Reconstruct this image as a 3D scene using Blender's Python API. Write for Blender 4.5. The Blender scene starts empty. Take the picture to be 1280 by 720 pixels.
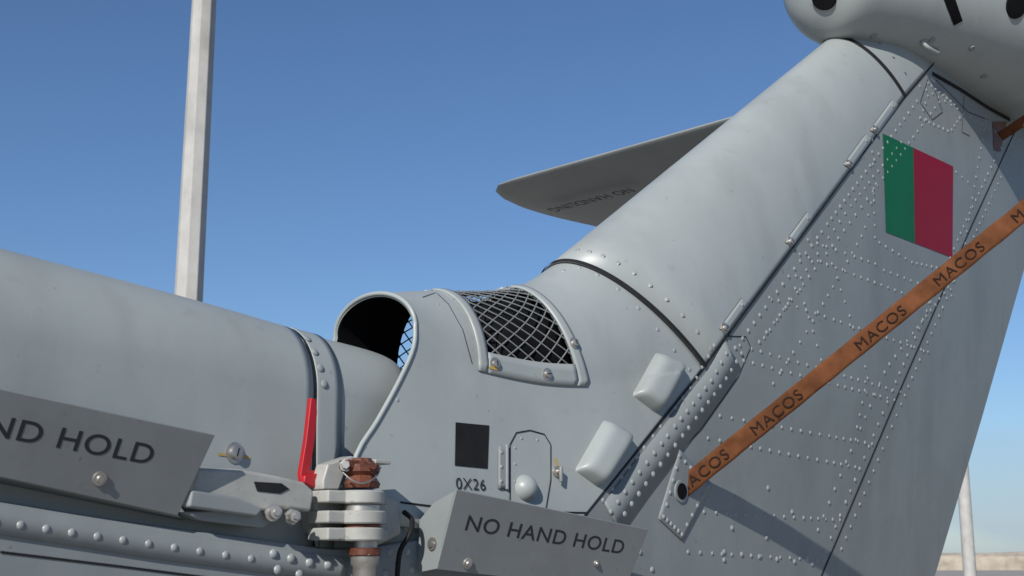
import bpy, math, random, bmesh
from mathutils import Vector, Matrix
from mathutils.bvhtree import BVHTree
random.seed(4)
scn=bpy.context.scene
# ------------------------------------------------------------ frame of reference
F=1600.0; PITCH=math.atan(335/F); CP,SP=math.cos(PITCH),math.sin(PITCH)
CAM=Vector((0,0,1.6)); D=2.4; R2=math.sqrt(2)
A=Vector((1/R2,1/R2,0)); B=Vector((1/R2,-1/R2,0)); Z=Vector((0,0,1)); O=Vector((0,D,1.6))
def ray(px,py):
    x=(px-640)/F; y=-(py-360)/F
    return Vector((x,CP-y*SP,SP+y*CP))
def T(px,py,t=0.0):
    r=ray(px,py); k=(D-t*R2)/(r.y-r.x); return CAM+r*k
def tt(v): return (v-O).dot(B)
def mir(v): return v-2*tt(v)*B
# ------------------------------------------------------------ materials
def newmat(name):
    m=bpy.data.materials.new(name); m.use_nodes=True
    nt=m.node_tree; b=nt.nodes['Principled BSDF']; return m,nt,b
def paint(name,col,rough=.45,var=.12,scale=6,metal=0,spots=0.0,spotcol=(.1,.09,.08),bump=.0,stain=0.0,spec=.5):
    m,nt,b=newmat(name)
    tc=nt.nodes.new('ShaderNodeTexCoord')
    n=nt.nodes.new('ShaderNodeTexNoise'); n.inputs['Scale'].default_value=scale; n.inputs['Detail'].default_value=8; n.inputs['Roughness'].default_value=.65
    nt.links.new(tc.outputs['Object'],n.inputs['Vector'])
    r=nt.nodes.new('ShaderNodeValToRGB')
    lo=[c*(1-var) for c in col]; hi=[c*(1+var) for c in col]
    r.color_ramp.elements[0].position=.3; r.color_ramp.elements[1].position=.7
    r.color_ramp.elements[0].color=(*lo,1); r.color_ramp.elements[1].color=(*hi,1)
    nt.links.new(n.outputs['Fac'],r.inputs['Fac'])
    out=r.outputs['Color']
    def over(out,sc,p0,p1,amt,colr,stretch=None):
        n2=nt.nodes.new('ShaderNodeTexNoise'); n2.inputs['Scale'].default_value=sc; n2.inputs['Detail'].default_value=5
        if stretch:
            mp=nt.nodes.new('ShaderNodeMapping'); mp.inputs['Scale'].default_value=stretch
            nt.links.new(tc.outputs['Object'],mp.inputs['Vector']); nt.links.new(mp.outputs['Vector'],n2.inputs['Vector'])
        else: nt.links.new(tc.outputs['Object'],n2.inputs['Vector'])
        r2=nt.nodes.new('ShaderNodeValToRGB'); r2.color_ramp.elements[0].position=p0; r2.color_ramp.elements[1].position=p1
        r2.color_ramp.elements[1].color=(amt,)*3+(1,)
        nt.links.new(n2.outputs['Fac'],r2.inputs['Fac'])
        mx=nt.nodes.new('ShaderNodeMix'); mx.data_type='RGBA'
        nt.links.new(r2.outputs['Color'],mx.inputs['Factor']); nt.links.new(out,mx.inputs['A']); mx.inputs['B'].default_value=(*colr,1)
        return mx.outputs['Result']
    if spots>0: out=over(out,scale*7,.64,.78,spots,spotcol)
    if stain>0:
        out=over(out,5,.5,.8,stain,tuple(c*.5 for c in col),(1,1,.25))
        out=over(out,14,.55,.8,stain*.6,(col[0]*.55,col[1]*.5,col[2]*.42),(1,1,.3))
        out=over(out,55,.70,.74,stain,tuple(c*.35 for c in col))
        out=over(out,1.6,.5,.75,stain*.6,tuple(min(1,c*1.3) for c in col))
    nt.links.new(out,b.inputs['Base Color'])
    rr=nt.nodes.new('ShaderNodeMapRange'); rr.inputs['To Min'].default_value=rough-.08; rr.inputs['To Max'].default_value=rough+.12
    nt.links.new(n.outputs['Fac'],rr.inputs['Value']); nt.links.new(rr.outputs['Result'],b.inputs['Roughness'])
    b.inputs['Metallic'].default_value=metal; b.inputs['Specular IOR Level'].default_value=spec
    if bump>0:
        n3=nt.nodes.new('ShaderNodeTexNoise'); n3.inputs['Scale'].default_value=scale*4; n3.inputs['Detail'].default_value=3
        nt.links.new(tc.outputs['Object'],n3.inputs['Vector'])
        bp=nt.nodes.new('ShaderNodeBump'); bp.inputs['Strength'].default_value=bump; bp.inputs['Distance'].default_value=.01
        nt.links.new(n3.outputs['Fac'],bp.inputs['Height']); nt.links.new(bp.outputs['Normal'],b.inputs['Normal'])
    return m
GREY=paint('grey_paint',(.295,.32,.315),.38,.06,3.5,spots=.28,spotcol=(.19,.19,.18),bump=.06,stain=.34)
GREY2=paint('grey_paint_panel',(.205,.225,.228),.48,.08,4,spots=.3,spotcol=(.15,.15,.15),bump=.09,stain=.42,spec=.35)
STABP=paint('grey_shaded_stabiliser',(.25,.262,.255),.5,.08,4,spots=.3,spotcol=(.16,.16,.15),stain=.3,spec=.3)  # same grey darkened all over to stand in for the shaded underside
PLATE=paint('plate_paint',(.185,.195,.195),.5,.08,9,spots=.5,spotcol=(.12,.12,.11),stain=.45)
RIV=paint('rivet_paint',(.25,.268,.27),.38,.14,20)
SEAM=paint('seam_gap',(.02,.02,.022),.8,.2,30,spec=.1)
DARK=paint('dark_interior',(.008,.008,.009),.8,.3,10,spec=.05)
BLACK=paint('black_marking',(.012,.012,.013),.6,.2,30,spec=.2)
TXT=paint('stencil_text',(.025,.026,.028),.6,.3,40,spec=.2)
TXT2=paint('strap_print',(.022,.012,.009),.8,.4,60,spots=.8,spotcol=(.08,.03,.015),spec=.1)
METAL=paint('bare_metal',(.42,.40,.37),.38,.25,25,metal=.8,spots=.6,spotcol=(.12,.07,.04))
HINGE=paint('hinge_paint',(.30,.30,.28),.42,.2,18,spots=1.0,spotcol=(.09,.04,.022),stain=.85)
RUST=paint('rusty_steel',(.11,.034,.018),.5,.7,35,metal=.2,spots=1.0,spotcol=(.42,.38,.32),stain=.5)
RED=paint('red_paint',(.34,.008,.014),.35,.15,20,stain=.4)
FRED=paint('flag_red',(.23,.004,.022),.55,.08,12,stain=.25,spec=.2)
FGRN=paint('flag_green',(.003,.115,.05),.55,.08,12,stain=.25,spec=.2)
STRAP=paint('strap_webbing',(.115,.044,.019),.85,.38,24,spots=.85,spotcol=(.04,.017,.011),stain=.75,spec=.1)
WIRE=paint('grille_wire',(.19,.20,.20),.5,.2,40,metal=.2,spots=.8,spotcol=(.05,.05,.05))
YEL=paint('torque_mark',(.40,.27,.07),.5,.1,20)
POLE=paint('pole_paint',(.385,.375,.355),.7,.14,5,spots=.3,spotcol=(.22,.2,.16),bump=.1,stain=.5)
# ------------------------------------------------------------ mesh helpers
HELI=bpy.data.objects.new('military_helicopter',None); scn.collection.objects.link(HELI)
def mk(name,verts,faces,mat,parent=HELI,smooth=False,mats=None,bevel=0,solid=0,soff=-1,seg=3,orient=None):
    if orient=='cam':   # face the outside of the near skin
        s=0
        for f in faces[:400]:
            p=[Vector(verts[i]) for i in f[:3]]; nn=(p[1]-p[0]).cross(p[2]-p[0]); s+=nn.normalized().dot((CAM-p[0]).normalized())
        if s<0: faces=[f[::-1] for f in faces]
    me=bpy.data.meshes.new(name); me.from_pydata([tuple(v) for v in verts],[],faces); me.update()
    for m in (mats or [mat]): me.materials.append(m)
    if smooth:
        for p in me.polygons: p.use_smooth=True
    o=bpy.data.objects.new(name,me); scn.collection.objects.link(o)
    if parent: o.parent=parent
    if solid:
        s=o.modifiers.new('s','SOLIDIFY'); s.thickness=solid; s.offset=soff
        if mats and len(mats)>1: s.material_offset=1
    if bevel:
        bv=o.modifiers.new('b','BEVEL'); bv.width=bevel; bv.segments=seg; bv.limit_method='ANGLE'
        for p in me.polygons: p.use_smooth=True
        bv.angle_limit=math.radians(35)
        w=o.modifiers.new('w','WEIGHTED_NORMAL'); w.keep_sharp=True
    return o
SKV=[];SKF=[]
def reg(vs,fs):
    b=len(SKV); SKV.extend([Vector(v) for v in vs]); SKF.extend([[b+i for i in f] for f in fs])
def grid(rows,flip=False,hole=None):
    n=len(rows);m=len(rows[0]); vs=[p for r in rows for p in r]; fs=[]
    for i in range(n-1):
        for j in range(m-1):
            if hole and hole(i,j): continue
            f=[i*m+j,(i+1)*m+j,(i+1)*m+j+1,i*m+j+1]
            fs.append(f[::-1] if flip else f)
    return vs,fs
def outw(rows,fs,vs):
    m=len(rows[0]); cen=[sum(r,Vector())/m for r in rows]; s=0
    for f in fs:
        p=[vs[i] for i in f[:3]]; nn=(p[1]-p[0]).cross(p[2]-p[0])
        if nn.length<1e-12: continue
        s+=nn.normalized().dot((p[0]-cen[f[0]//m]).normalized())
    return fs if s>0 else [f[::-1] for f in fs]
def cr(p0,p1,p2,p3,t):
    return .5*((2*p1)+(p2-p0)*t+(2*p0-5*p1+4*p2-p3)*t*t+(3*p1-p0-3*p2+p3)*t*t*t)
def crs(lst,u):
    n=len(lst)-1; i=min(int(u),n-1); i=max(i,0); t=u-i
    g=lambda k: lst[k] if 0<=k<=n else (2*lst[0]-lst[1] if k<0 else 2*lst[n]-lst[n-1])
    return cr(g(i-1),g(i),g(i+1),g(i+2),t)
def loft(secs,per):
    m=len(secs[0]); n=len(secs)-1; rows=[]
    cols=[[s[j] for s in secs] for j in range(m)]
    for k in range(n*per+1):
        u=k/per; rows.append([crs(c,u) for c in cols])
    return rows
def skin(name,rows,mat,solid=.004,mats=None,hole=None,register=True):
    vs,fs=grid(rows,hole=hole); fs=outw(rows,fs,vs)
    o=mk(name,vs,fs,mat,smooth=True,solid=solid,mats=mats)
    if register:
        vs,fs=grid(rows); reg(vs,fs)
    return o
def box(name,c,ds,dt,dz,mat,bevel=.003,ax=None,parent=HELI):
    a,b,z=ax or (A,B,Z)
    vs=[c+a*(i*ds/2)+b*(j*dt/2)+z*(k*dz/2) for i in(-1,1) for j in(-1,1) for k in(-1,1)]
    fs=[(0,1,3,2),(4,6,7,5),(0,4,5,1),(2,3,7,6),(0,2,6,4),(1,5,7,3)]
    return mk(name,vs,fs,mat,parent,bevel=bevel)
def lathe(name,c,axis,prof,mat,n=24,parent=HELI,smooth=True):
    axis=axis.normalized(); u=axis.orthogonal().normalized(); v=axis.cross(u)
    vs=[];fs=[]
    for h,r in prof:
        for k in range(n):
            a=2*math.pi*k/n; vs.append(c+axis*h+(u*math.cos(a)+v*math.sin(a))*r)
    m=len(prof)
    for i in range(m-1):
        for k in range(n):
            k2=(k+1)%n; fs.append((i*n+k,i*n+k2,(i+1)*n+k2,(i+1)*n+k))
    fs.append(tuple(range(n))[::-1]); fs.append(tuple((m-1)*n+k for k in range(n)))
    o=mk(name,vs,fs,mat,parent,smooth=smooth)
    if smooth:
        es=o.modifiers.new('e','EDGE_SPLIT'); es.split_angle=math.radians(35)
    return o
def poly(name,pts,thick,nrm,mat,bevel=.002,seg=2):
    n=len(pts); vs=[p for p in pts]+[p-nrm*thick for p in pts]
    fs=[tuple(range(n)),tuple(range(n,2*n))[::-1]]+[(i,n+i,n+(i+1)%n,(i+1)%n) for i in range(n)]
    o=mk(name,vs,fs,mat,bevel=bevel,seg=seg)
    bm=bmesh.new(); bm.from_mesh(o.data); bmesh.ops.recalc_face_normals(bm,faces=bm.faces); bm.to_mesh(o.data); bm.free()
    for p in o.data.polygons: p.use_smooth=True
    return o
def tube(name,pts,r,mat,parent=HELI):
    cu=bpy.data.curves.new(name,'CURVE'); cu.dimensions='3D'; cu.bevel_depth=r; cu.bevel_resolution=3
    n=len(pts)-1; K=n*8
    s=cu.splines.new('POLY'); s.points.add(K)
    for k in range(K+1): s.points[k].co=(*crs(pts,n*k/K),1)
    o=bpy.data.objects.new(name,cu); scn.collection.objects.link(o); o.parent=parent; cu.materials.append(mat)
# ------------------------------------------------------------ main skins
def boomsec(px,py,w,h,down=.34,dw=.022):
    N=T(px,py,0); P=[]
    for k in range(-20,21):
        a=math.radians(k*4.5); P.append(N+B*(w*math.sin(a))-Z*(h*(1-math.cos(a))))
    L=P[0];Rr=P[-1]
    for k in range(1,6):
        f=k/5
        P.insert(0,L-B*(dw*f*f)-Z*(down*f)); P.append(Rr+B*(dw*f*f)-Z*(down*f))
    return P
ss=[boomsec(*q) for q in [(-2600,-420,.20,.22),(-700,128,.15,.17),(-200,262,.128,.15),(0,314,.120,.14),(120,345,.114,.133),(240,377,.108,.126),(348,408,.100,.118)]]
skin('boom_spine_cover',loft(ss,10),GREY)
ss2=[boomsec(*q,.26) for q in [(350,412,.096,.113),(400,424,.092,.108),(450,437,.086,.102),(474,446,.078,.098),(486,456,.06,.09),(492,478,.03,.07)]]
skin('spine_cover_aft',loft(ss2,8),GREY,.003)
ss3=[boomsec(*q,.26) for q in [(353,409,.1005,.118),(357,410,.1005,.118),(384,417,.0975,.115)]]
skin('spine_joint_band',loft(ss3,3),GREY,.003)
g1=[p for p in boomsec(349.5,409,.0985,.1165)]; g2=[p for p in boomsec(353,410,.0985,.1165)]
vs,fs=grid([g1,g2]); mk('spine_joint_gap',vs,fs,SEAM,smooth=True)
def fsec(N,S,w,side):
    n0=T(*N,0); s0=T(*S,w); c=s0-B*w-n0; P=[]
    for k in range(0,25):
        a=math.radians(k*3.75); P.append(n0+c*(1-math.cos(a))+B*(w*math.sin(a)))
    pts=[P[-1]]+[T(*q) for q in side]
    m=len(pts)-1
    P+=[crs(pts,m*k/20) for k in range(1,21)]
    return [mir(p) for p in P[:0:-1]]+P
fst=[fsec((464,368),(519,404),.108,[(517,434,.117),(500,474,.121),(471,527,.125),(446,568,.128),(420,650,.13)]),
     fsec((503,365),(560,440),.115,[(553,480,.124),(535,530,.13),(515,570,.134),(480,655,.14)]),
     fsec((541,364),(604,456),.122,[(598,500,.13),(585,540,.135),(570,580,.14),(540,662,.146)]),
     fsec((612,363),(690,474),.135,[(683,510,.141),(668,550,.146),(650,590,.15),(612,668,.156)]),
     fsec((662,352),(782,474),.148,[(758,508,.151),(732,548,.155),(708,590,.158),(664,668,.165)]),
     fsec((699,329),(880,460),.160,[(846,502,.162),(808,549,.165),(770,597,.168),(712,669,.170)])]
PER=16
frows=loft(fst,PER); NM=len(frows[0]); MID=NM//2
U0,U1=int(2.12*PER),int(3.42*PER); A0,A1=2,22
def fh(i,j):
    a=abs(j+.5-MID)
    return U0<=i<U1 and A0<a<A1
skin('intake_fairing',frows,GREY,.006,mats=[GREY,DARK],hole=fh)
cu=bpy.data.curves.new('intake_lip','CURVE'); cu.dimensions='3D'; cu.bevel_depth=.004; cu.bevel_resolution=3
s=cu.splines.new('POLY'); s.points.add(NM-1)
for q_,p in zip(s.points,frows[0]): q_.co=(*(p),1)
o=bpy.data.objects.new('intake_lip',cu); scn.collection.objects.link(o); o.parent=HELI; cu.materials.append(GREY)
def fp(u,j):
    i0=min(int(u),len(frows)-2); j0=min(int(j),NM-2); a=u-i0;b=j-j0
    p=(frows[i0][j0]*(1-a)+frows[i0+1][j0]*a)*(1-b)+(frows[i0][j0+1]*(1-a)+frows[i0+1][j0+1]*a)*b
    du=frows[i0+1][j0]-frows[i0][j0]; dv=frows[i0][j0+1]-frows[i0][j0]
    n=du.cross(dv).normalized(); c=frows[i0][MID]-Z*.12
    if n.dot(p-c)<0: n=-n
    return p,n
for sgn in (1,-1):
    J=lambda q: MID+sgn*q
    def ringgrid(u0,u1,q0,q1,U_,Q_):
        rws=[]
        for i in range(U_+1):
            rws.append([(lambda pn: pn[0]+pn[1]*.004)(fp(u0+(u1-u0)*i/U_,J(q0+(q1-q0)*j/Q_))) for j in range(Q_+1)])
        return grid(rws)
    V=[];Fc=[]
    for (a,b,c,d,x,y) in [(U0-2.6,U0+.3,A0-1,A1+3,3,24),(U1-.3,U1+2.0,A0-1,A1+3,3,24),(U0+.3,U1-.3,A1-.4,A1+3,20,3)]:
        v,f=ringgrid(a,b,c,d,x,y); k=len(V); V+=v; Fc+=[[k+i for i in q] for q in f]
    p0=V[Fc[0][0]]; nn=(V[Fc[0][1]]-p0).cross(V[Fc[0][2]]-p0)
    if nn.dot(p0-(frows[U0][MID]-Z*.12))<0: Fc=[f[::-1] for f in Fc]
    mk('grille_frame',V,Fc,GREY,smooth=True,solid=.005,soff=-1)
    cu=bpy.data.curves.new('grille_mesh','CURVE'); cu.dimensions='3D'; cu.bevel_depth=.0014; cu.bevel_resolution=1
    NU,NV=5.5,8.0
    def addl(fn):
        pts=[]
        for k in range(0,321):
            x,y=fn(k/320*NV)
            if 0<=x<=NU and 0<=y<=NV:
                p,n=fp(U0+(U1-U0)*x/NU,J(A0+(A1-A0)*y/NV)); pts.append(p-n*.001)
        if len(pts)>2:
            s=cu.splines.new('POLY'); s.points.add(len(pts)-1)
            for q,p in zip(s.points,pts): q.co=(*p,1)
    for k in range(-18,19):
        addl(lambda t,k=k:(t+k+.25,t)); addl(lambda t,k=k:(k-t+.25,t))
    o=bpy.data.objects.new('grille_mesh',cu); scn.collection.objects.link(o); o.parent=HELI; cu.materials.append(WIRE)
# added black blocker keeps sky from showing through the grille; follows the fairing section
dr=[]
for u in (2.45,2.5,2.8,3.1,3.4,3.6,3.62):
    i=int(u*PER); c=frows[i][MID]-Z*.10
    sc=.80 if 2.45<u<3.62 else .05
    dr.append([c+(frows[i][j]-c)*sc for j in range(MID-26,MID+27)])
skin('grille_blocker',dr,DARK,0,register=False)
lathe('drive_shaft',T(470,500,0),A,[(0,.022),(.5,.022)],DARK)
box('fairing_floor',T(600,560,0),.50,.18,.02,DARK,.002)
# fin leading edge
def lesec(N,S,w):
    n0=T(*N,0); s0=T(*S,w); c=s0-B*w-n0
    return [n0+c*(1-math.cos(math.radians(k*3)))+B*(w*math.sin(math.radians(k*3))) for k in range(-30,31)]
q=[lesec((697,327),(882,459),.164),lesec((1038,48),(1130,121),.105),lesec((1085,6),(1168,78),.100)]
rows=[]
for i in range(2):
    for k in range(12 if i==0 else 4):
        f=k/(12 if i==0 else 4); rows.append([a.lerp(b,f) for a,b in zip(q[i],q[i+1])])
rows.append(q[2]); skin('fin_leading_edge',rows,GREY,.004)
FL=[(600,808,.172),(640,757,.172),(686,700,.172),(735,640,.170),(880,460,.162),(1130,120,.1035),(1168,78,.099),(1205,32,.095)]
FR=[(1140,822),(1152,775),(1168,722),(1186,662),(1228,520),(1312,225),(1325,172),(1340,120)]
rows=[]
for (l,r) in zip(FL,FR):
    lp=T(*l); rp=T(*r,.006); tl=l[2]; row=[]
    for k in range(31):
        u=k/30; p=lp.lerp(rp,u); p=p-tt(p)*B; t=tl+(.006-tl)*u**1.45; row.append(p+B*t)
    rows.append(row)
R3=[]
for i in range(len(rows)-1):
    for k in range(8): R3.append([a.lerp(b,k/8) for a,b in zip(rows[i],rows[i+1])])
R3.append(rows[-1]); vs,fs=grid(R3)
mk('fin_side_skin',vs,fs,GREY2,smooth=True,orient='cam'); reg(vs,fs)
mk('fin_side_skin_far',[mir(v) for v in vs],fs,GREY2,smooth=True)
def lowsec(px,py,t,drop=.34):
    p=T(px,py,t); p0=p-tt(p)*B; P=[p0+B*(t-.05)+Z*.006,p0+B*(t-.006)+Z*.002]
    for k in range(0,13):
        a=math.radians(k*7.5); P.append(p0+B*(t*math.cos(a)**.6 if k<12 else 0)-Z*(drop*math.sin(a)**1.2))
    return [mir(x) for x in P[::-1]]+P
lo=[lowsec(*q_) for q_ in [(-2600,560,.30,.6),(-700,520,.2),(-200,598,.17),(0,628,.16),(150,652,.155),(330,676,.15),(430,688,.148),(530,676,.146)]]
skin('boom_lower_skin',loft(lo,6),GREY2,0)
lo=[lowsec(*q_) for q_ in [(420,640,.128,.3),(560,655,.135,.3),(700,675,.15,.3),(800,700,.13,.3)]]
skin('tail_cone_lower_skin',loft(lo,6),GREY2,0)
# gearbox
gs=[(1006,-30,.0,3),(1008,-28,-.0,30),(1015,-22,.0,54),(1032,-16,.01,72),(1062,-12,.02,82),(1100,-10,.04,90),(1170,2,.08,106),(1250,14,.13,132),(1330,20,.19,150),(1400,22,.24,130),(1440,22,.27,60)]
cs=[T(g[0],g[1],g[2]) for g in gs]; axg=(cs[-2]-cs[1]).normalized()
ug=Z.cross(axg).normalized(); vg=axg.cross(ug)
secs=[]
for g,c in zip(gs,cs):
    rr=g[3]*c.y/F
    secs.append([c+(ug*math.cos(2*math.pi*k/40)*rr*.95+vg*math.sin(2*math.pi*k/40)*rr) for k in range(41)])
skin('tail_rotor_gearbox_fairing',loft(secs,6),GREY,0)
BV=BVHTree.FromPolygons(SKV,SKF)
def hit(px,py):
    d=ray(px,py).normalized(); h=BV.ray_cast(CAM,d,50)
    if h[0] is None: return None
    n=h[1]
    if n.dot(d)>0: n=-n
    return h[0],n
# ------------------------------------------------------------ surface details
def trace(pl,step=4):
    out=[]
    for (x0,y0),(x1,y1) in zip(pl[:-1],pl[1:]):
        L=math.hypot(x1-x0,y1-y0); n=max(1,int(L/step))
        for k in range(n): out.append(hit(x0+(x1-x0)*k/n,y0+(y1-y0)*k/n))
    out.append(hit(*pl[-1])); return [o for o in out if o]
def ribbon(pl,w,lift=.0012,mat=SEAM,name='panel_gap',solid=0,step=4):
    tr=trace(pl,step)
    if len(tr)<2: return
    L=[];
    for i,(p,n) in enumerate(tr):
        q0=tr[max(0,i-1)][0]; q1=tr[min(len(tr)-1,i+1)][0]; d=(q1-q0)
        if d.length<1e-6: continue
        s=n.cross(d.normalized()).normalized()
        L.append([p+s*w/2+n*lift,p-s*w/2+n*lift])
    vs,fs=grid(L); return mk(name,vs,fs,mat,smooth=True,solid=solid,orient='cam')
RV=[];RF=[]
def dome(p,n,r,h=.45):
    u=n.orthogonal().normalized(); v=n.cross(u); b=len(RV); K=10
    for (rr,hh) in ((1,0),(.8,.55),(.42,.9)):
        for k in range(K):
            a=2*math.pi*k/K; RV.append(p+(u*math.cos(a)+v*math.sin(a))*r*rr+n*(r*h*hh))
    RV.append(p+n*r*h)
    for i in range(2):
        for k in range(K):
            k2=(k+1)%K; RF.append((b+i*K+k,b+i*K+k2,b+(i+1)*K+k2,b+(i+1)*K+k))
    for k in range(K): RF.append((b+2*K+k,b+2*K+(k+1)%K,b+3*K))
HS=1.32
def rivets(pl,sp=.028,r=.004,h=.5,lift=0):
    tr=trace(pl,3); 
    if not tr: return
    r*=HS
    acc=0; last=tr[0][0]; dome(tr[0][0]+tr[0][1]*lift,tr[0][1],r,h)
    for p,n in tr[1:]:
        acc+=(p-last).length; last=p
        if acc>=sp:
            acc=random.uniform(-.0015,.0015); dome(p+n*lift,n,r*random.uniform(.9,1.1),h)
def riv(px,py,r=.004,h=.45,lift=0):
    q=hit(px,py)
    if q: dome(q[0]+q[1]*lift,q[1],r,h)
def patch(c,mat,name,lift=.0015,nx=10,ny=10,thick=0,hf=None):
    rows=[]
    for i in range(nx+1):
        r=[]
        for j in range(ny+1):
            u=i/nx;v=j/ny
            x=(c[0][0]*(1-u)+c[1][0]*u)*(1-v)+(c[3][0]*(1-u)+c[2][0]*u)*v
            y=(c[0][1]*(1-u)+c[1][1]*u)*(1-v)+(c[3][1]*(1-u)+c[2][1]*u)*v
            q=hit(x,y)
            if not q: return
            l=lift if not hf else hf(u,v)
            r.append(q[0]+q[1]*l)
        rows.append(r)
    vs,fs=grid(rows)
    return mk(name,vs,fs,mat,smooth=True,solid=thick,soff=-1,orient='cam')
def screw(px,py,r=.007,h=.006,mat=METAL,lift=0):
    q=hit(px,py)
    if not q: return
    p,n=q; p=p+n*lift
    lathe('screw',p,n,[(-.002,r*1.5),(.0015,r*1.5),(.0016,r*.95),(h,r*.9),(h+.001,r*.6)],mat,16)
    u=n.orthogonal().normalized(); v=n.cross(u); a=random.uniform(0,3)
    d=u*math.cos(a)+v*math.sin(a); e=n.cross(d)
    c=p+n*(h+.0016)
    mk('screw_slot',[c-d*r*.6-e*.0009,c+d*r*.6-e*.0009,c+d*r*.6+e*.0009,c-d*r*.6+e*.0009],[(0,1,2,3)],SEAM)
c=[(1103,167),(1191,208),(1190,322),(1107,290)]
lerp=lambda a,b,f:(a[0]+(b[0]-a[0])*f,a[1]+(b[1]-a[1])*f)
m0=lerp(c[0],c[1],.435); m1=lerp(c[3],c[2],.435)
patch([c[0],m0,m1,c[3]],FGRN,'flag_green_field',.0012)
patch([m0,c[1],c[2],m1],FRED,'flag_red_field',.0012)
patch([(569,528),(611,532),(609,586),(568,582)],BLACK,'black_identification_square',.0012)
ribbon([(880,458),(1130,122),(1168,78)],.005,.0016)
ribbon([(880,460),(735,640),(700,684)],.0035)
ribbon([(1268,165),(1215,280),(1130,475),(1035,700),(1022,730)],.005)
def ctr(s): return (s[0]+s[-1])/2
def arcrib(sec,sec2,w0,w1,mat,name,lift):
    vs,fs=grid([[a.lerp(b,w0)+(a-ctr(sec)).normalized()*lift for a,b in zip(sec,sec2)],[a.lerp(b,w1)+(a-ctr(sec)).normalized()*lift for a,b in zip(sec,sec2)]])
    return mk(name,vs,fs,mat,smooth=True)
arcrib(q[0],q[1],-.003,.005,SEAM,'fin_root_gap',.0022)
arcrib(q[1],q[2],-.01,.05,SEAM,'fin_top_gap',.002)
for k in range(32,60,3):
    a=q[0][k].lerp(q[1][k],.035); n=(a-ctr(q[0]).lerp(ctr(q[1]),.035)).normalized(); dome(a,n,.006,.3)
for (x,y) in [(704,338),(724,334),(747,343),(773,361),(798,385),(822,412),(843,438),(862,462)]: riv(x,y,.005,.35)
for k in range(36,60,5):
    a=q[1][k].lerp(q[2][k],.3); n=(a-ctr(q[1])).normalized(); dome(a,n,.006,.3)
for (x,y) in [(1105,147),(1072,190),(999,287),(917,395)]:
    dx,dy=.59,-.807; L=23; W=5.5
    cx,cy=x,y
    pts=[(cx-dx*L-W*.8,cy-dy*L-W*.5),(cx+dx*L-W*.8,cy+dy*L-W*.5),(cx+dx*L+W*.8,cy+dy*L+W*.5),(cx-dx*L+W*.8,cy-dy*L+W*.5)]
    patch(pts,GREY,'seam_latch_plate',.0022,8,3,thick=.002)
    ribbon([pts[1],pts[0],pts[3],pts[2],pts[1]],.0022,.0012,name='latch_outline')
    screw(cx-dx*(L-4)-1,cy-dy*(L-4),.0075,.007,lift=.002)
    riv(cx+dx*(L-6),cy+dy*(L-6),.005,.5,lift=.002)
def off(pl,d): return [(x+d*.807,y+d*.59) for x,y in pl]
base=[(1140,122),(1010,300),(893,457)]
rivets(off(base,8),.030,.0042); 
rivets(off([(1150,110),(1020,285),(925,410)],30),.034,.0038)
rivets([(1126,178),(1060,262),(1003,345),(975,395),(950,430)],.034,.0036)
rivets([(1095,230),(1080,290),(1052,340),(1010,412),(960,490)],.034,.0036)
rivets([(1262,160),(1208,275),(1122,472),(1027,700)],.034,.0040)
rivets([(1274,172),(1222,285),(1140,472),(1046,700)],.034,.0036)
rivets([(1232,150),(1200,340),(1108,460),(1048,600),(1005,705)],.036,.0038)
for (p0,p1) in [((1150,108),(1262,175)),((1195,215),(1215,232)),((1010,300),(1100,332)),((1105,338),(1195,372)),((1000,318),(1178,385)),((962,372),(1160,440)),((925,432),(1125,490)),((915,447),(1118,500)),((900,520),(1090,555)),((885,548),(1075,585)),((880,640),(1050,650)),((860,690),(1030,700))]:
    rivets([p0,p1],.036,.0036)
rivets([(1040,330),(1062,395),(1085,470),(1070,540)],.032,.0036)
rivets([(995,345),(1018,420),(1035,480)],.032,.0036)
rivets([(1160,120),(1150,150)],.03,.0036)
rivets([(1090,175),(1094,300),(1140,328),(1195,340)],.03,.0036)
# doubler plates
ribbon([(915,442),(895,478),(846,541),(800,600),(765,648)],.072,.0022,GREY2,'seam_doubler',solid=.002)
for d in (-11,8):
    rivets([(918+d,442),(898+d*.9,476),(848+d,540),(802+d,600),(770+d,645)],.026,.0042,.5,lift=.0022)
rivets([(893,432),(868,478),(800,567),(752,628)],.03,.004)
ribbon([(932,421),(938,434),(922,472),(876,537),(842,572)],.0022,.001)
ribbon([(905,420),(932,421)],.0022,.001)
patch([(848,562),(890,606),(852,676),(822,648)],GREY2,'strap_anchor_doubler',.003,10,10,thick=.003)
for (a,b) in [((848,570),(883,607)),((883,608),(851,668)),((851,668),(828,646)),((828,646),(848,570))]:
    for k in range(5):
        x,y=lerp(a,b,k/5); riv(x,y,.005,.5,lift=.003)
qh=hit(849,614)
lathe('strap_hole_ring',qh[0],qh[1],[(0,.022),(.006,.021),(.0062,.016)],GREY2,28)
lathe('strap_hole',qh[0]+qh[1]*.003,qh[1],[(0,.016),(.0045,.0155)],DARK,28)
for k in range(6): riv(905+k*22,690+k*3,.006,.5)
for x,y in [(905,700),(915,660),(800,690),(815,712),(958,672),(990,640),(960,610)]: riv(x,y,.006,.5)
ribbon([(1160,98),(1150,128),(1165,150),(1178,140),(1168,112)],.0022,.001)
rivets([(1160,104),(1205,140),(1188,165),(1150,148)],.022,.004)
ribbon([(1170,100),(1210,140),(1235,150)],.0022,.001)
ribbon([(1205,120),(1202,165),(1212,170)],.0022,.001)
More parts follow.
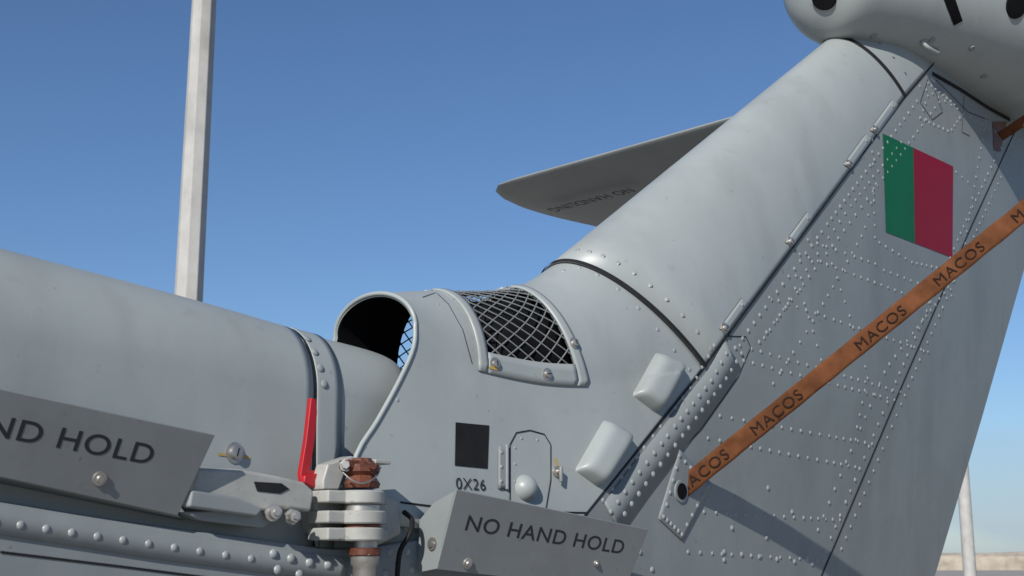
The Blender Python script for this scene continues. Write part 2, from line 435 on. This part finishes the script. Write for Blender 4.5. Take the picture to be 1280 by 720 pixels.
# fairing details
def pad(c,h,name):
    def hf(u,v):
        a=abs(2*u-1);b=abs(2*v-1)
        return h*max(0,1-a**4)**.5*max(0,1-b**6)**.5*(.75+.25*u)-.001
    patch(c,GREY,name,nx=22,ny=22,hf=hf)
pad([(820,440),(853,456),(820,517),(790,494)],.036,'vent_blister')
pad([(755,524),(788,546),(748,610),(718,588)],.036,'vent_blister')
ribbon([(637,632),(637,556),(645,541),(662,538),(680,543),(688,556),(688,600),(682,636)],.0022,.0012,step=2)
patch([(622,558),(632,558),(632,611),(622,611)],GREY2,'door_hinge',.004,4,8,thick=.003)
for y in (566,584,602): riv(625,y,.0035,.5,lift=.004)
h0=hit(632,557);h1=hit(632,612)
lathe('door_hinge_pin',h0[0]+h0[1]*.003,h1[0]-h0[0],[(0,.0035),((h1[0]-h0[0]).length,.0035)],RIV,10)
for x,y in [(644,560),(644,580),(644,602),(652,548),(672,550)]: riv(x,y,.003,.4)
hb=hit(657,610)
lathe('door_blister',hb[0]-hb[1]*.006,hb[1],[(0,.025)]+[(.026*math.sin(a),.024*math.cos(a)) for a in [k*math.pi/2/8 for k in range(1,8)]]+[(.0262,.0008)],GREY,28)
hl=hit(696,590)
lathe('door_latch',hl[0],hl[1],[(0,.011),(.004,.010),(.0042,.005),(.010,.004)],METAL,18)
box('door_latch_lever',hl[0]+hl[1]*.011+Z*-.006,.006,.006,.026,METAL,.0015)
patch([(692,574),(695,573),(698,583),(695,584)],YEL,'torque_stripe',.0012,2,2)
for x,y in [(617,455),(682,468),(716,430)]: screw(x,y,.0075,.006,lift=.004)
patch([(608,461),(611,457),(621,461),(619,464)],YEL,'torque_stripe',.0055,3,2)
for x,y in [(540,362),(548,380),(500,480),(456,558),(470,530),(497,500)]: riv(x,y,.0035,.3)
ribbon([(528,372),(545,366),(560,380),(578,412),(590,455)],.0015,.001)
ribbon([(500,628),(600,640),(660,640),(735,641)],.003,.001)
for x,y in [(393,440),(400,460),(405,480),(384,424)]: riv(x,y,.007,.35,lift=.001)
screw(293,566,.0105,.008)
patch([(272,566),(284,568),(284,571),(272,569)],YEL,'torque_stripe',.0012,2,2)
patch([(302,569),(312,571),(312,574),(302,572)],YEL,'torque_stripe',.0012,2,2)
ribbon([(-60,640),(0,649),(200,682),(330,700),(432,712)],.034,.004,GREY2,'boom_flange_strip',solid=.0035,step=8)
for x in range(-40,335,32): riv(x,656+x*.145-3,.0056,.5,lift=.004)
for x,y in [(340,692),(362,698),(385,703),(408,706),(345,712),(372,718)]: riv(x,y,.0072,.6,lift=.004)
ribbon([(0,690),(150,708),(260,722)],.003,.001)
for x,y in [(487,690),(497,705),(482,716),(510,690),(515,712),(492,650),(508,660)]: riv(x,y,.006,.6)
mk('rivets',RV,RF,RIV,smooth=True)
# ------------------------------------------------------------ hand-hold warning plates
def onplane(px,py,P,n):
    r=ray(px,py); k=(P-CAM).dot(n)/r.dot(n); return CAM+r*k
def plate(name,px,P3,th,mat=PLATE):
    n=(P3[1]-P3[0]).cross(P3[2]-P3[0]).normalized()
    if n.dot(CAM-P3[0])<0: n=-n
    return poly(name,[onplane(x,y,P3[0],n) for x,y in px],th,n,mat,.0012),n
def text(name,body,p0,p1,n,cap,mat=TXT,lift=.0009,parent=HELI,bold=.008,sp=1.08):
    u=(p1-p0); W=u.length; u.normalize(); v=n.cross(u).normalized()
    cu=bpy.data.curves.new(name,'FONT'); cu.body=body; cu.size=1; cu.space_character=sp; cu.offset=bold
    o=bpy.data.objects.new(name,cu); scn.collection.objects.link(o); cu.materials.append(mat)
    bpy.context.view_layer.update(); w=o.dimensions.x
    sy=cap/.72; sx=W/w
    o.parent=parent
    o.matrix_world=Matrix(((u.x*sx,v.x*sy,n.x,p0.x+n.x*lift),(u.y*sx,v.y*sy,n.y,p0.y+n.y*lift),(u.z*sx,v.z*sy,n.z,p0.z+n.z*lift),(0,0,0,1)))
    return o
P0=T(269,544,.205); P3=[P0,T(-230,437,.225),T(222,645,.168)]
pl,n1=plate('hand_hold_plate',[(-230,437),(269,544),(222,645),(-230,546)],P3,.005)
text('hand_hold_text','NO HAND HOLD',onplane(-205,509,P0,n1),onplane(185,580,P0,n1),n1,.0265,lift=.0004)
q1=onplane(124,598,P0,n1); lathe('plate_bolt',q1,n1,[(0,.0095),(.003,.009),(.0032,.0055),(.006,.0045)],METAL,16)
def strip(name,pts,th,mat=PLATE):
    P=[T(*x) for x in pts]; n=(P[1]-P[0]).cross(P[3]-P[0]).normalized(); 
    return poly(name,P,th,n,mat,.001)
strip('plate_bracket',[(222,646,.164),(-230,546,.178),(-230,560,.11),(232,652,.11)],.004)
P0=T(571,612,.235); P3=[P0,T(811,662,.225),T(548,705,.20)]
pl,n2=plate('hand_hold_plate',[(571,612),(811,662),(781,738),(546,712)],P3,.005)
text('hand_hold_text','NO HAND HOLD',onplane(579,662,P0,n2),onplane(776,692,P0,n2),n2,.0245,lift=.0004)
lathe('plate_bolt',onplane(745,704,P0,n2),n2,[(0,.006),(.003,.0055),(.0032,.004),(.005,.003)],METAL,14)
lathe('plate_bolt',onplane(584,704,P0,n2),n2,[(0,.009),(.003,.0085),(.0032,.0055),(.006,.0045)],METAL,16)
Pe=[T(570,613,.232),T(546,712,.198),T(521,716,.15)]
n3=(Pe[1]-Pe[0]).cross(Pe[2]-Pe[0]).normalized()
if n3.dot(CAM-Pe[0])<0: n3=-n3
poly('plate_end_bracket',[onplane(x,y,Pe[0],n3) for x,y in [(569,613),(546,711),(521,716),(524,650),(542,628)]],.004,n3,GREY2,.001)
lathe('plate_bolt',onplane(541,680,Pe[0],n3),n3,[(0,.010),(.003,.010),(.0032,.006),(.007,.005)],METAL,16)
a0,a1=hit(569,611),hit(606,613)
text('serial_text','0X26',a0[0],a1[0],a0[1],.019,lift=.0018,bold=.0)
# ------------------------------------------------------------ fold hinge
def slab(name,pts,t,th,mat,bevel=.004):
    return poly(name,[T(x,y,t) for x,y in pts],th,B,mat,bevel,3)
slab('hinge_arm',[(246,584),(300,586),(345,594),(380,602),(394,614),(390,640),(352,636),(320,640),(286,628),(240,628)],.172,.05,HINGE,.006)
slab('hinge_arm_rib',[(240,612),(300,622),(330,636),(322,646),(236,634)],.180,.02,GREY2,.004)
slab('hinge_arm_slot',[(318,602),(352,604),(362,611),(350,617),(322,614)],.1735,.002,SEAM,.0005)
slab('hinge_arm_flange',[(352,640),(330,660),(250,650),(228,640),(300,636)],.165,.03,GREY2,.003)
for x,y in [(340,641),(364,646)]:
    lathe('hinge_bolt',T(x,y,.172),(B-A*.3),[(0,.012),(.005,.012),(.0051,.0085),(.02,.0085),(.0202,.005),(.026,.0045)],METAL,6 if x>350 else 18)
slab('hinge_lug_base',[(392,614),(436,606),(470,612),(500,626),(503,668),(470,684),(400,668),(394,640)],.150,.045,HINGE,.006)
def disc(name,px,py,t,r,h,mat):
    c=T(px,py,t); lathe(name,c-Z*h/2,Z,[(0,r-.002),(.002,r),(h-.002,r),(h,r-.002)],mat,32); return c
for (y,mat,r) in [(622,HINGE,.034),(647,HINGE,.036),(668,HINGE,.034)]:
    c=disc('hinge_knuckle',452,y,.185,r,.019,mat)
    box('hinge_knuckle_arm',c-A*.035-B*.02,.06,.05,.018,mat,.003)
    box('hinge_knuckle_arm',c+A*.03-B*.03,.05,.05,.018,mat,.003)
disc('hinge_spacer',452,635,.185,.027,.012,METAL); disc('hinge_spacer',452,658,.185,.028,.008,RUST)
c=T(456,700,.185); lathe('hinge_pin',c-Z*.09,Z,[(0,.0175),(.08,.0175),(.085,.021),(.098,.021),(.1,.018),(.18,.018)],METAL,28)
disc('hinge_pin_collar',456,690,.185,.024,.012,RUST)
c=T(452,600,.185); lathe('hinge_pin_head',c-Z*.012,Z,[(0,.026),(.006,.028),(.012,.024),(.018,.020),(.024,.027),(.034,.026),(.038,.016),(.044,.014)],RUST,8)
box('hinge_top_bracket',T(445,582,.18),.055,.03,.014,RUST,.003)
box('hinge_top_bracket_plate',T(470,578,.18),.03,.035,.007,HINGE,.002)
lathe('hinge_top_bolt',T(462,586,.20),(B-A*.4+Z*.2),[(0,.009),(.008,.009),(.0081,.006),(.018,.0055)],RUST,6)
tube('safety_wire',[T(428,590,.2),T(440,600,.21),T(455,604,.215),T(470,596,.21),T(476,584,.2)],.0012,METAL)
slab('hinge_upper_lug',[(404,600),(410,580),(440,570),(447,572),(432,590),(424,612),(404,612)],.175,.03,HINGE,.003)
lathe('hinge_cross_bolt',T(432,582,.178),(B*.8-A*.6),[(0,.010),(.012,.010),(.0121,.007),(.02,.006)],METAL,6)
tube('bonding_cable',[T(505,640,.15),T(515,650,.17),T(512,668,.18),T(500,690,.17),T(496,726,.16)],.004,BLACK)
slab('locking_lever',[(389,497),(396,499),(397,515),(394,550),(388,588),(398,588),(411,583),(411,606),(396,613),(378,606),(376,592),(383,550)],.148,.010,RED,.0018)
slab('locking_lever_grip',[(381,594),(409,590),(410,604),(396,611),(380,604)],.156,.010,RED,.003)
# ------------------------------------------------------------ horizontal stabiliser
def W(s,t,z): return O+A*s+B*t+Z*(z)
st=[]
spans=[(-.03,.86,1.62),(-.3,.86,1.61),(-.6,.858,1.60),(-.85,.855,1.59),(-.92,.862,1.585),(-.97,.90,1.57),(-1.01,.97,1.53),(-1.035,1.06,1.46),(-1.045,1.15,1.36)]
for t,s0,s1 in spans:
    ch=s1-s0
    th=.13*(1 if t>-.9 else (.85 if t>-.99 else .45))
    N=20
    xs_=[(1-math.cos(math.pi*k/N))/2 for k in range(N+1)]
    f=lambda x: 5*th*(.2969*math.sqrt(x)-.126*x-.3516*x*x+.2843*x**3-.1015*x**4)*ch
    st.append([W(s0+x*ch,t,1.079+f(x)*.5) for x in xs_]+[W(s0+x*ch,t,1.079-f(x)*.5) for x in xs_[-2::-1]])
vs,fs=grid(st); fs=outw(st,fs,vs); m=len(st[0]); fs.append([(len(st)-1)*m+i for i in range(m-1)])
mk('horizontal_stabiliser',vs,fs,STABP,smooth=True)
text('no_handling_text','NO HANDLING',W(1.03,-.56,1.079-.0485),W(1.03,-.88,1.079-.0485),-Z,.044,lift=.0008,bold=.012)
# ------------------------------------------------------------ gearbox extras
for (x,y,r) in [(1030,-3,.030),(1270,6,.035)]:
    q_=hit(x,y)
    if q_: lathe('gearbox_vent',q_[0]-q_[1]*.004,q_[1],[(0,r*1.15),(.008,r*1.1),(.0085,r)],DARK,28)
patch([(1178,-4),(1192,-6),(1203,26),(1192,32)],DARK,'gearbox_slot',.0015,4,6)
for x,y in [(1092,45),(1155,52),(1165,50),(1230,95),(1215,60)]:
    q_=hit(x,y)
    if q_: lathe('gearbox_fastener',q_[0],q_[1],[(0,.010),(.004,.009),(.0042,.006)],GREY2,14)
ribbon([(1165,92),(1200,112),(1235,135),(1262,150)],.012,.002,SEAM,'gearbox_gap')
q_=hit(1152,52)
if q_:
    tube('gearbox_handle',[q_[0],q_[0]+q_[1]*.02+A*.02,q_[0]+q_[1]*.02+A*.07,q_[0]+A*.09],.006,GREY)
patch([(1240,152),(1258,152),(1250,190),(1242,188)],RUST,'rusty_fitting',.0016,5,6)
# ------------------------------------------------------------ tie-down strap
def strapobj(p0,p1,wd,name):
    root=bpy.data.objects.new(name,None); scn.collection.objects.link(root)
    d=(p1-p0).normalized(); 
    view=((p0+p1)/2-CAM).normalized(); wv=d.cross(view).normalized(); nn=wv.cross(d)
    if nn.dot(view)>0: nn=-nn
    rows=[]; K=60
    for k in range(K+1):
        f=k/K; p=p0.lerp(p1,f); a=math.sin(f*9)*.09
        w2=wv*math.cos(a)+nn*math.sin(a)
        ed=1+.025*math.sin(k*1.7)
        rows.append([p+w2*((j/6-.5)*wd*ed)+nn*(.0012*math.cos((j/6-.5)*math.pi)) for j in range(7)])
    vs,fs=grid(rows); mk('webbing',vs,fs,STRAP,root,smooth=True,solid=.0025,soff=0)
    return root,d,wv,nn
pA=T(851,612,.15); pB=T(1282,262,.675); pC=pA+(pB-pA)*1.6
root,sd,sw,sn=strapobj(pA,pC,.038,'tie_down_strap')
for f in (-.01,.20,.50,.73,.96):
    v=sn.cross(sd); c0=pA+(pB-pA)*f-v*.010
    text('strap_text','MACOS',c0,c0+sd*.122,sn,.021,mat=TXT2,parent=root,lift=.0042,bold=.0,sp=1.15)
q_=hit(1242,172); p0=(q_[0]+q_[1]*.02)
strapobj(p0,T(1330,118,.30),.03,'tie_down_strap')
# ------------------------------------------------------------ poles
def lamp(name,x,y,h,r0,r1,n=8,rot=0.2,mat=POLE):
    root=bpy.data.objects.new(name,None); scn.collection.objects.link(root)
    vs=[];fs=[]
    for k,(z,r) in enumerate([(0,r0*1.6),(.3,r0*1.6),(.32,r0),(h,r1)]):
        for i in range(n):
            a=2*math.pi*i/n+rot; vs.append(Vector((x+math.cos(a)*r,y+math.sin(a)*r,z)))
    for k in range(3):
        for i in range(n): fs.append((k*n+i,k*n+(i+1)%n,(k+1)*n+(i+1)%n,(k+1)*n+i))
    fs.append(tuple(3*n+i for i in range(n)))
    mk('pole_shaft',vs,fs,mat,root,bevel=.006)
    vs2=[Vector((x,y,h-.05)),Vector((x,y-1.2,h+.15))]
    lathe('lamp_bracket',vs2[0],vs2[1]-vs2[0],[(0,.05),(1.2,.04)],mat,12,root)
    box('lamp_head',Vector((x,y-1.5,h+.2)),.3,.7,.12,mat,.03,(Vector((1,0,0)),Vector((0,1,0)),Z),root)
lamp('street_lamp',-2.32,9,9.5,.118,.075,rot=.05)
lamp('street_lamp',8.66,24.8,9,.125,.10,n=16)
# ------------------------------------------------------------ ground, sea, breakwater
def sheet(name,x0,x1,y0,y1,z,mat):
    return mk(name,[(x0,y0,z),(x1,y0,z),(x1,y1,z),(x0,y1,z)],[(0,1,2,3)],mat,None)
CONC=paint('apron_concrete',(.30,.28,.25),.85,.15,.6,spots=.5,spotcol=(.18,.17,.15))
SEA=paint('sea_water',(.03,.07,.10),.25,.3,.05,bump=.3)
WALL=paint('breakwater_stone',(.34,.29,.23),.9,.35,.5)
sheet('ground',-400,400,-200,170,0,CONC)
sheet('sea',-9000,9000,168,12000,-1.5,SEA)
vs=[];fs=[]
xs=[-400+8*i for i in range(101)]
for i,x in enumerate(xs):
    h=1.95+random.uniform(-.2,.3)
    for (yy,zz) in [(150,-.2),(151,h*.8),(152.5,h),(156,h),(160,-.2)]: vs.append((x,yy+random.uniform(-.3,.3),zz))
for i in range(100):
    for j in range(4): a=i*5+j; fs.append((a,a+5,a+6,a+1))
mk('breakwater_wall',vs,fs,WALL,None)
# ------------------------------------------------------------ light
Lh=(A*-2.25+B*1.0+Z*1.45).normalized()
el=math.asin(Lh.z); rot=math.atan2(Lh.x,Lh.y)
sun=bpy.data.lights.new('sun','SUN'); sun.energy=5.0; sun.angle=math.radians(.53); sun.color=(1,.96,.89)
so=bpy.data.objects.new('sun',sun); scn.collection.objects.link(so); so.rotation_euler=Lh.to_track_quat('Z','Y').to_euler()
w=bpy.data.worlds.new('World'); scn.world=w; w.use_nodes=True; nt=w.node_tree
bg=nt.nodes['Background']; sky=nt.nodes.new('ShaderNodeTexSky'); sky.sky_type='NISHITA'; sky.sun_disc=False
sky.sun_elevation=el; sky.sun_rotation=rot; sky.air_density=1.0; sky.dust_density=.25; sky.ozone_density=3.0
tc=nt.nodes.new('ShaderNodeTexCoord'); mp=nt.nodes.new('ShaderNodeMapping'); mp.inputs['Scale'].default_value=(1,1,3.5)
nz=nt.nodes.new('ShaderNodeTexNoise'); nz.inputs['Scale'].default_value=3.2; nz.inputs['Detail'].default_value=6
nt.links.new(tc.outputs['Generated'],mp.inputs['Vector']); nt.links.new(mp.outputs['Vector'],nz.inputs['Vector'])
sep=nt.nodes.new('ShaderNodeSeparateXYZ'); nt.links.new(tc.outputs['Generated'],sep.inputs['Vector'])
mr=nt.nodes.new('ShaderNodeMapRange'); mr.inputs['From Min'].default_value=.02; mr.inputs['From Max'].default_value=.16; mr.inputs['To Min'].default_value=.6; mr.inputs['To Max'].default_value=0
nt.links.new(sep.outputs['Z'],mr.inputs['Value'])
cm=nt.nodes.new('ShaderNodeMapRange'); cm.inputs['From Min'].default_value=.38; cm.inputs['From Max'].default_value=.58
nt.links.new(nz.outputs['Fac'],cm.inputs['Value'])
mu=nt.nodes.new('ShaderNodeMath'); mu.operation='MULTIPLY'; nt.links.new(mr.outputs['Result'],mu.inputs[0]); nt.links.new(cm.outputs['Result'],mu.inputs[1])
tint=nt.nodes.new('ShaderNodeMix'); tint.data_type='RGBA'; tint.blend_type='MULTIPLY'; tint.inputs['Factor'].default_value=1
tint.inputs['B'].default_value=(.76,.90,1.08,1); nt.links.new(sky.outputs['Color'],tint.inputs['A'])
mx=nt.nodes.new('ShaderNodeMix'); mx.data_type='RGBA'; nt.links.new(mu.outputs[0],mx.inputs['Factor']); nt.links.new(tint.outputs['Result'],mx.inputs['A']); mx.inputs['B'].default_value=(3.8,4.8,6.4,1)
nt.links.new(mx.outputs['Result'],bg.inputs['Color']); bg.inputs['Strength'].default_value=.09
# ------------------------------------------------------------ camera
cd=bpy.data.cameras.new('camera'); cd.sensor_width=36; cd.lens=F*36/1280; cd.clip_end=20000; cd.clip_start=.05
cd.dof.use_dof=True; cd.dof.focus_distance=2.5; cd.dof.aperture_fstop=16
co=bpy.data.objects.new('camera',cd); scn.collection.objects.link(co); co.location=CAM; co.rotation_euler=(math.pi/2+PITCH,0,0)
scn.camera=co
scn.view_settings.view_transform='Standard'; scn.view_settings.look='None'; scn.view_settings.exposure=0
